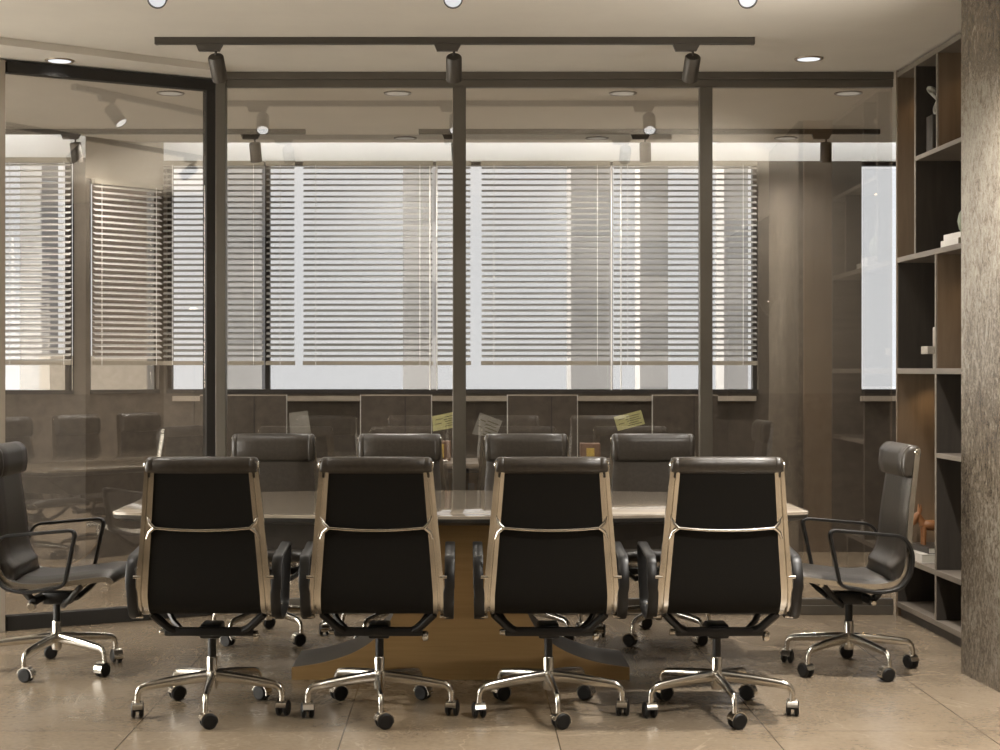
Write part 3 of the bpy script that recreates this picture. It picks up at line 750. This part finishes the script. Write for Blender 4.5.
# walnut linings facing the camera
bp('lining', .004, DP - .016, -.66 - t - .006, -.66 - t, 2.424, 2.89, M['wood'])
bp('lining', .004, DP - .016, -.64 - t - .006, -.64 - t, 1.328, 1.895, M['wood'])
bp('lining', .004, DP - .016, -.018, -.012, 1.328, 1.895, M['wood_dark'])
bp('lining', .004, DP - .016, -.018, -.012, .078, .30, M['wood_dark'])
def puck(x, y, z, p):
    MB().lathe([(.022, -.006), (.022, 0)], 16, Matrix.Translation((x, y, z))).build('shelf_light', M['puck'], bk)
    w = BK @ Vector((x, y, z - .015)); 
    lamp_spot(w, w + Vector((0, .12, -1)), p, 120, .8, (1, .68, .36), .02)
puck(.19, -.12, 2.89, 2.2); puck(.19, -.85, 2.89, 1.6); puck(.19, -.85, 1.895, 1.6); puck(.19, -.14, 1.30, 2.6); puck(.19, -1.1, 2.40, .8)
lw = BK @ Vector((.3, -.1, .40)); lamp_spot(lw, lw + Vector((0, .3, .6)), 1.2, 140, .8, (1, .66, .34), .03)

def onshelf(x, y, z): return BK @ Vector((x, y, z))
def book(name, sx, sy, sz, loc, rz, cov, label, group):
    r = empty(name, loc, rz, label, 'book', group)
    e = .003
    MB().box(-sx / 2, sx / 2, -sy / 2, sy / 2, 0, e).box(-sx / 2, sx / 2, -sy / 2, sy / 2, sz - e, sz).box(-sx / 2, -sx / 2 + e, -sy / 2, sy / 2, e, sz - e).build('cover', cov, r, smooth=0, bevel=.0008)
    MB().box(-sx / 2 + e, sx / 2 - .006, -sy / 2 + .004, sy / 2 - .004, e, sz - e).build('pages', M['pages'], r, smooth=0)
    return r
gb = 'books lying on the bookcase shelves'
z0 = .328
book('book', .20, .30, .045, onshelf(.115, -.24, z0), BR, M['book_w'], 'thick white book lying under the dark book and wooden donkey', gb)
book('book', .17, .26, .032, onshelf(.13, -.23, z0 + .045), BR + .08, M['book_d'], 'dark book between the white book and the wooden donkey', gb)
z1 = 1.923
book('book', .22, .26, .034, onshelf(.13, -.80, z1), BR, M['book_w'], 'lower pale book of the pair on the upper shelf by the column', gb)
book('book', .19, .22, .030, onshelf(.13, -.79, z1 + .034), BR + .05, M['book_w'], 'upper pale book of the pair on the upper shelf by the column', gb)
# wooden donkey
dk = empty('donkey_figurine', onshelf(.12, -.22, z0 + .077), BR, 'orange brown wooden donkey figurine standing on books in bookcase', 'figurine')
b = MB()
b.tube([(-.055, 0, .100), (-.045, 0, .103), (-.01, 0, .102), (.04, 0, .100), (.068, 0, .102), (.076, 0, .102)], [.012, .026, .028, .027, .025, .012], 12)
b.tube([(-.045, 0, .108), (-.062, 0, .135), (-.075, 0, .158)], [.023, .018, .017], 10)
b.tube([(-.066, 0, .166), (-.08, 0, .150), (-.094, 0, .118), (-.098, 0, .106)], [.012, .020, .016, .010], 10)
for s in (-1, 1):
    b.tube([(-.066, s * .010, .165), (-.062, s * .017, .185), (-.064, s * .020, .212)], [.006, .008, .003], 8)
    b.tube([(-.042, s * .014, .095), (-.043, s * .017, .05), (-.044, s * .018, .0)], [.014, .010, .009], 8)
    b.tube([(.058, s * .014, .095), (.062, s * .017, .05), (.062, s * .018, .0)], [.015, .010, .009], 8)
b.tube([(.074, 0, .112), (.088, 0, .09), (.09, 0, .06)], [.005, .004, .003], 6)
b.build('body', M['toy'], dk, smooth=60)
# stacked block sculpture
sc = empty('block_sculpture', onshelf(.145, -.30, 1.328), BR, 'cross shaped pale stone block ornament on the middle shelf', 'ornament')
MB().rbox(-.03, .06, -.05, .05, 0, .075, .003).build('base_block', M['stoneware'], sc)
MB().rbox(-.09, .11, -.055, .055, .075, .115, .003).build('cross_block', M['stoneware'], sc)
MB().rbox(-.03, .06, -.05, .05, .115, .215, .003).build('top_block', M['stoneware'], sc)
# knot sculpture
kn = [(.05 * (sin(2 * pi * k / 60) + .9 * sin(4 * pi * k / 60)), .03 * sin(6 * pi * k / 60), .10 + .062 * (cos(2 * pi * k / 60) - .55 * cos(4 * pi * k / 60))) for k in range(60)]
ks = empty('knot_sculpture', onshelf(.08, -.46, 2.424), BR, 'looped grey knot sculpture on a dark block, top shelf of the bookcase', 'ornament')
MB().rbox(-.05, .05, -.05, .05, 0, .19, .004).build('base', M['wood_dark'], ks)
MB().tube([(x * .62, y, z * .9 + .195) for x, y, z in kn], .012, 10, closed=True).build('knot', M['greyglaze'], ks)
tag(MB().lathe([(.03, 0), (.05, .02), (.058, .06), (.05, .10), (.026, .13), (.022, .15), (.027, .16), (.02, .158), (.018, .13)], 24).build('vase', M['green'], loc=onshelf(.12, -.80, z1 + .064)),
    'small grey green vase standing on the two pale books beside the column', 'vase')
tag(MB().lathe([(.03, 0), (.034, .004), (.036, .09), (.033, .09), (.031, .006)], 20).build('cup', M['book_w'], loc=onshelf(.08, -.93, .328)), 'white cup on the low shelf next to the column', 'cup')

# ------------------------------------------------------------------ far room furniture
g = 'brown stone clad screens under the window'
YP = 11.0
for (a, c, lab) in ((200, 286, 'brown stone clad office screen left of the grey note'), (361, 431, 'brown stone clad office screen left of the central mullion'),
                    (508, 577, 'brown stone clad office screen right of the central mullion'), (653, 718, 'brown stone clad office screen behind the right mullion')):
    x0 = (a - 463) * YP / 1600; x1 = (c - 463) * YP / 1600
    r = empty('office_screen', ((x0 + x1) / 2, YP, 0), 0, lab, 'office screen', g); h = (x1 - x0) / 2
    MB().box(-h, h, 0, .04, 0, 1.142).build('panel', M['stone_panel'], r, smooth=0)
    MB().box(-h, h, -.002, .042, 1.142, 1.15).build('lit_top', M['taupe'], r, smooth=0)  # lit top edge of the panel, its brightness put into the colour
    MB().box(h * .25, h * .25 + .006, -.0015, 0, 0, 1.142).build('joint', M['dark_frame'], r, smooth=0)
g = 'clear glass desk screens'
for (a, c, lab) in ((286.5, 360.5, 'clear glass desk screen carrying the left grey note'), (431.5, 507.5, 'clear glass desk screen behind the central mullion'), (577.5, 652.5, 'clear glass desk screen with the tilted yellow note')):
    x0 = (a - 463) * YP / 1600; x1 = (c - 463) * YP / 1600
    r = empty('glass_screen', ((x0 + x1) / 2, YP, 0), 0, lab, 'glass screen', g); h = (x1 - x0) / 2
    MB().box(-h + .004, h - .004, .01, .018, .02, 1.146).build('pane', M['screen'], r, smooth=0)
    for s in (-1, 1): MB().box(s * h - .004, s * h + .004, .009, .019, 0, 1.15).build('edge', M['edge'], r, smooth=0)
    MB().box(-h + .004, h - .004, .004, .024, 0, .02).build('foot_rail', M['dark_frame'], r, smooth=0)
g = 'paper notes on the glass desk screens'
def note(quad, mat, label, lines):
    d = YP + .006; P = [px(x, y, d) for x, y in quad]; cen = sum(P, Vector()) / 4
    r = empty('paper_note', cen, 0, label, 'paper note', g)
    lo = [p - cen for p in P]; hi = [p - cen + Vector((0, .0025, 0)) for p in P]
    MB().loft([lo, hi]).build('sheet', mat, r, smooth=0)
    if lines:
        b = MB(); u = lo[1] - lo[0]; v = lo[3] - lo[0]
        for k, (f0, f1, w) in enumerate(((.12, .35, .26), (.42, .9, .2), (.38, .86, .36), (.42, .92, .5), (.1, .3, .55), (.45, .8, .66), (.4, .9, .8))):
            a_ = lo[0] + u * f0 + v * w; e_ = lo[0] + u * f1 + v * w; th = v * .045
            q = [a_, e_, e_ + th, a_ + th]
            b.loft([[p - Vector((0, .001, 0)) for p in q], [p - Vector((0, .0002, 0)) for p in q]])
        b.build('handwriting', M['ink'], r, smooth=0)
note([(289, 413), (307.5, 410.7), (311, 433), (290, 436)], M['paper_g'], 'grey sheet on glass behind the leftmost camera-facing chair', False)
note([(432, 416.5), (462, 410), (463, 426), (433, 431.5)], M['paper_y'], 'yellow note partly hidden by the central bronze mullion', True)
note([(480, 412.5), (502.5, 421), (495.5, 438), (472, 434)], M['paper_g'], 'tilted grey sheet just right of the central bronze mullion', True)
note([(613.7, 417), (641, 410), (645, 424), (618, 431)], M['paper_y'], 'tilted yellow handwritten note above the rightmost camera-facing chair', True)
# desks
g = 'dark desks behind the glass'
for (x0, x1, lab) in ((-1.75, .10, 'dark desk behind the glass left of the central mullion'), (.16, 1.75, 'dark desk behind the glass right of the central mullion')):
    r = empty('office_desk', ((x0 + x1) / 2, 10.60, 0), 0, lab, 'desk', g); h = (x1 - x0) / 2
    MB().rbox(-h, h, -.33, .33, .69, .72, .004).build('desk_top', M['desk'], r)
    for s in (-1, 1):
        for q in (-1, 1): MB().box(s * (h - .08) - .02, s * (h - .08) + .02, q * .28 - .02, q * .28 + .02, 0, .69).build('leg', M['black_metal'], r, smooth=0, bevel=.003)
def desk_pt(x, d=10.55): return ((x - 463) * d / 1600, d, .72)
r = empty('storage_box', desk_pt(590, 10.62), 0, 'brown box with mustard patch on the right desk', 'box')
MB().rbox(-.065, .065, -.06, .06, 0, .115, .004).build('carton', M['brown_box'], r); MB().box(-.028, .024, -.062, -.060, .03, .085).build('patch', M['mustard'], r, smooth=0)
tag(MB().lathe([(.03, 0), (.045, .008), (.047, .014), (.03, .012)], 20).build('dish', M['book_w'], loc=desk_pt(582, 10.4)), 'small white dish in front of the brown box', 'dish')
r = empty('folder_stand', desk_pt(444, 10.62), 0, 'orange brown folder stand beside the central mullion', 'folder')
MB().rbox(-.045, .045, -.05, .05, 0, .13, .003).build('case', M['brown_box'], r); MB().box(-.02, .0, -.052, -.05, .02, .11).build('spine_label', M['mustard'], r, smooth=0)
tag(MB().lathe([(.03, 0), (.045, .008), (.047, .014), (.03, .012)], 20).build('dish', M['book_w'], loc=desk_pt(441, 10.4)), 'small white dish in front of the folder stand', 'dish')

# ------------------------------------------------------------------ outside
tag(MB().box(-60, 60, 12.2, 160, -12.2, -12).build('street_ground', M['ground'], smooth=0), 'pale ground outside the windows', 'ground', kind='structure')
def tower(pl, pr, d, z1, m, label, dep=2., band='window_band'):
    x0 = (pl - 463) * d / 1600; x1 = (pr - 463) * d / 1600
    r = empty('tower_block', ((x0 + x1) / 2, d + dep / 2, -12), 0, label, 'building', 'buildings outside the windows'); h = (x1 - x0) / 2
    MB().box(-h, h, -dep / 2, dep / 2, 0, z1 + 12).build('facade', m, r, smooth=0)
    b = MB(); z = 1.5
    while z < z1 + 10.5: b.box(-h * .9, h * .9, -dep / 2 - .03, -dep / 2 + .01, z, z + 1.5); z += 3.2
    b.build('window_band', M[band], r, smooth=0)
    MB().box(-h * 1.01, h * 1.01, -dep / 2 - .1, dep / 2, z1 + 12, z1 + 12.5).build('parapet', m, r, smooth=0)
tower(403, 436, 45, 30, M['tower'], 'slim grey tower outside, left of the central mullion')
tower(571, 613, 50, 30, M['tower'], 'slim grey tower outside, right of the central mullion')
tower(640, 668, 70, 34, M['tower'], 'grey tower outside, left of the right mullion')
tower(225, 262, 55, 32, M['tower'], 'grey tower outside behind the corner post')
tower(724, 748, 60, 32, M['tower'], 'grey tower outside, right of the right mullion')
tower(92, 150, 24, 60, M['tower_b'], 'brown building outside behind the slanting blind', 1., 'tower_b')
tower(20, 42, 50, 30, M['tower'], 'grey tower outside at the far left')

tag(MB().box(-3.6, -2.6, 13.6, 13.75, -12, 1.44).build('boundary_wall', M['stoneware'], smooth=0), 'pale low wall outside below the slanting blind', 'wall')
# ------------------------------------------------------------------ sky and lights
w = bpy.data.worlds.new('sky'); scn.world = w; w.use_nodes = True
bg = w.node_tree.nodes['Background']; bg.inputs['Color'].default_value = (.93, .955, 1, 1); bg.inputs['Strength'].default_value = 1
# hazy sky: soft grey-white ahead, much brighter on the sun's side (left, behind the camera)
wn = w.node_tree; tcw = wn.nodes.new('ShaderNodeTexCoord'); dt = wn.nodes.new('ShaderNodeVectorMath'); dt.operation = 'DOT_PRODUCT'
dt.inputs[1].default_value = Vector((-.97, -.22, .08)).normalized()
mrw = wn.nodes.new('ShaderNodeMapRange'); mrw.interpolation_type = 'SMOOTHSTEP'
mrw.inputs['From Min'].default_value = .2; mrw.inputs['From Max'].default_value = .75
mrw.inputs['To Min'].default_value = SKY; mrw.inputs['To Max'].default_value = SUNSKY
wn.links.new(tcw.outputs['Generated'], dt.inputs[0]); wn.links.new(dt.outputs['Value'], mrw.inputs['Value']); sep = wn.nodes.new('ShaderNodeSeparateXYZ'); wn.links.new(tcw.outputs['Generated'], sep.inputs[0])      # below the horizon: darker ground haze
gr = wn.nodes.new('ShaderNodeMapRange'); gr.inputs['From Min'].default_value = -.12; gr.inputs['From Max'].default_value = -.02
gr.inputs['To Min'].default_value = .45; gr.inputs['To Max'].default_value = 1.; wn.links.new(sep.outputs['Z'], gr.inputs['Value'])
ml = wn.nodes.new('ShaderNodeMath'); ml.operation = 'MULTIPLY'; wn.links.new(mrw.outputs['Result'], ml.inputs[0]); wn.links.new(gr.outputs['Result'], ml.inputs[1])
wn.links.new(ml.outputs[0], bg.inputs['Strength'])
mc = wn.nodes.new('ShaderNodeMapRange'); mc.inputs['From Min'].default_value = .2; mc.inputs['From Max'].default_value = .5
mxw = wn.nodes.new('ShaderNodeMix'); mxw.data_type = 'RGBA'; mxw.inputs[6].default_value = (.96, .97, 1, 1); mxw.inputs[7].default_value = (1, .94, .85, 1)
wn.links.new(dt.outputs['Value'], mc.inputs['Value']); wn.links.new(mc.outputs['Result'], mxw.inputs['Factor']); wn.links.new(mxw.outputs[2], bg.inputs['Color'])

# unseen uplighter added to brighten the right-hand ceiling
fl = empty('added_uplighter', (2.33, 5.30, 0), 0, 'unseen bronze uplighter added right of the camera to brighten the ceiling', 'added lamp')
MB().lathe([(.02, .03), (.13, .02), (.14, .0), (.0, 0)], 24).build('base', M['frame'], fl); MB().tube([(0, 0, .02), (0, 0, 1.72)], .012, 10).build('pole', M['frame'], fl)
MB().lathe([(.015, 1.72), (.06, 1.74), (.105, 1.82), (.11, 1.83), (.104, 1.825), (.055, 1.75), (.01, 1.735)], 28).build('bowl', M['frame'], fl)
lamp_spot((2.33, 5.30, 1.80), (2.1, 5.85, 3.4), 270, 150, 1., (1, .94, .86), .05)
# general lamps of the meeting room ceiling, towards the camera
scn.view_settings.view_transform = 'Standard'; scn.view_settings.look = 'None'
scn.view_settings.gamma = 1; scn.view_settings.use_curve_mapping = False; scn.view_settings.exposure = 0.
c = scn.cycles
c.max_bounces = 10; c.diffuse_bounces = 5; c.glossy_bounces = 5; c.transparent_max_bounces = 24; c.transmission_bounces = 6
c.sample_clamp_indirect = 4
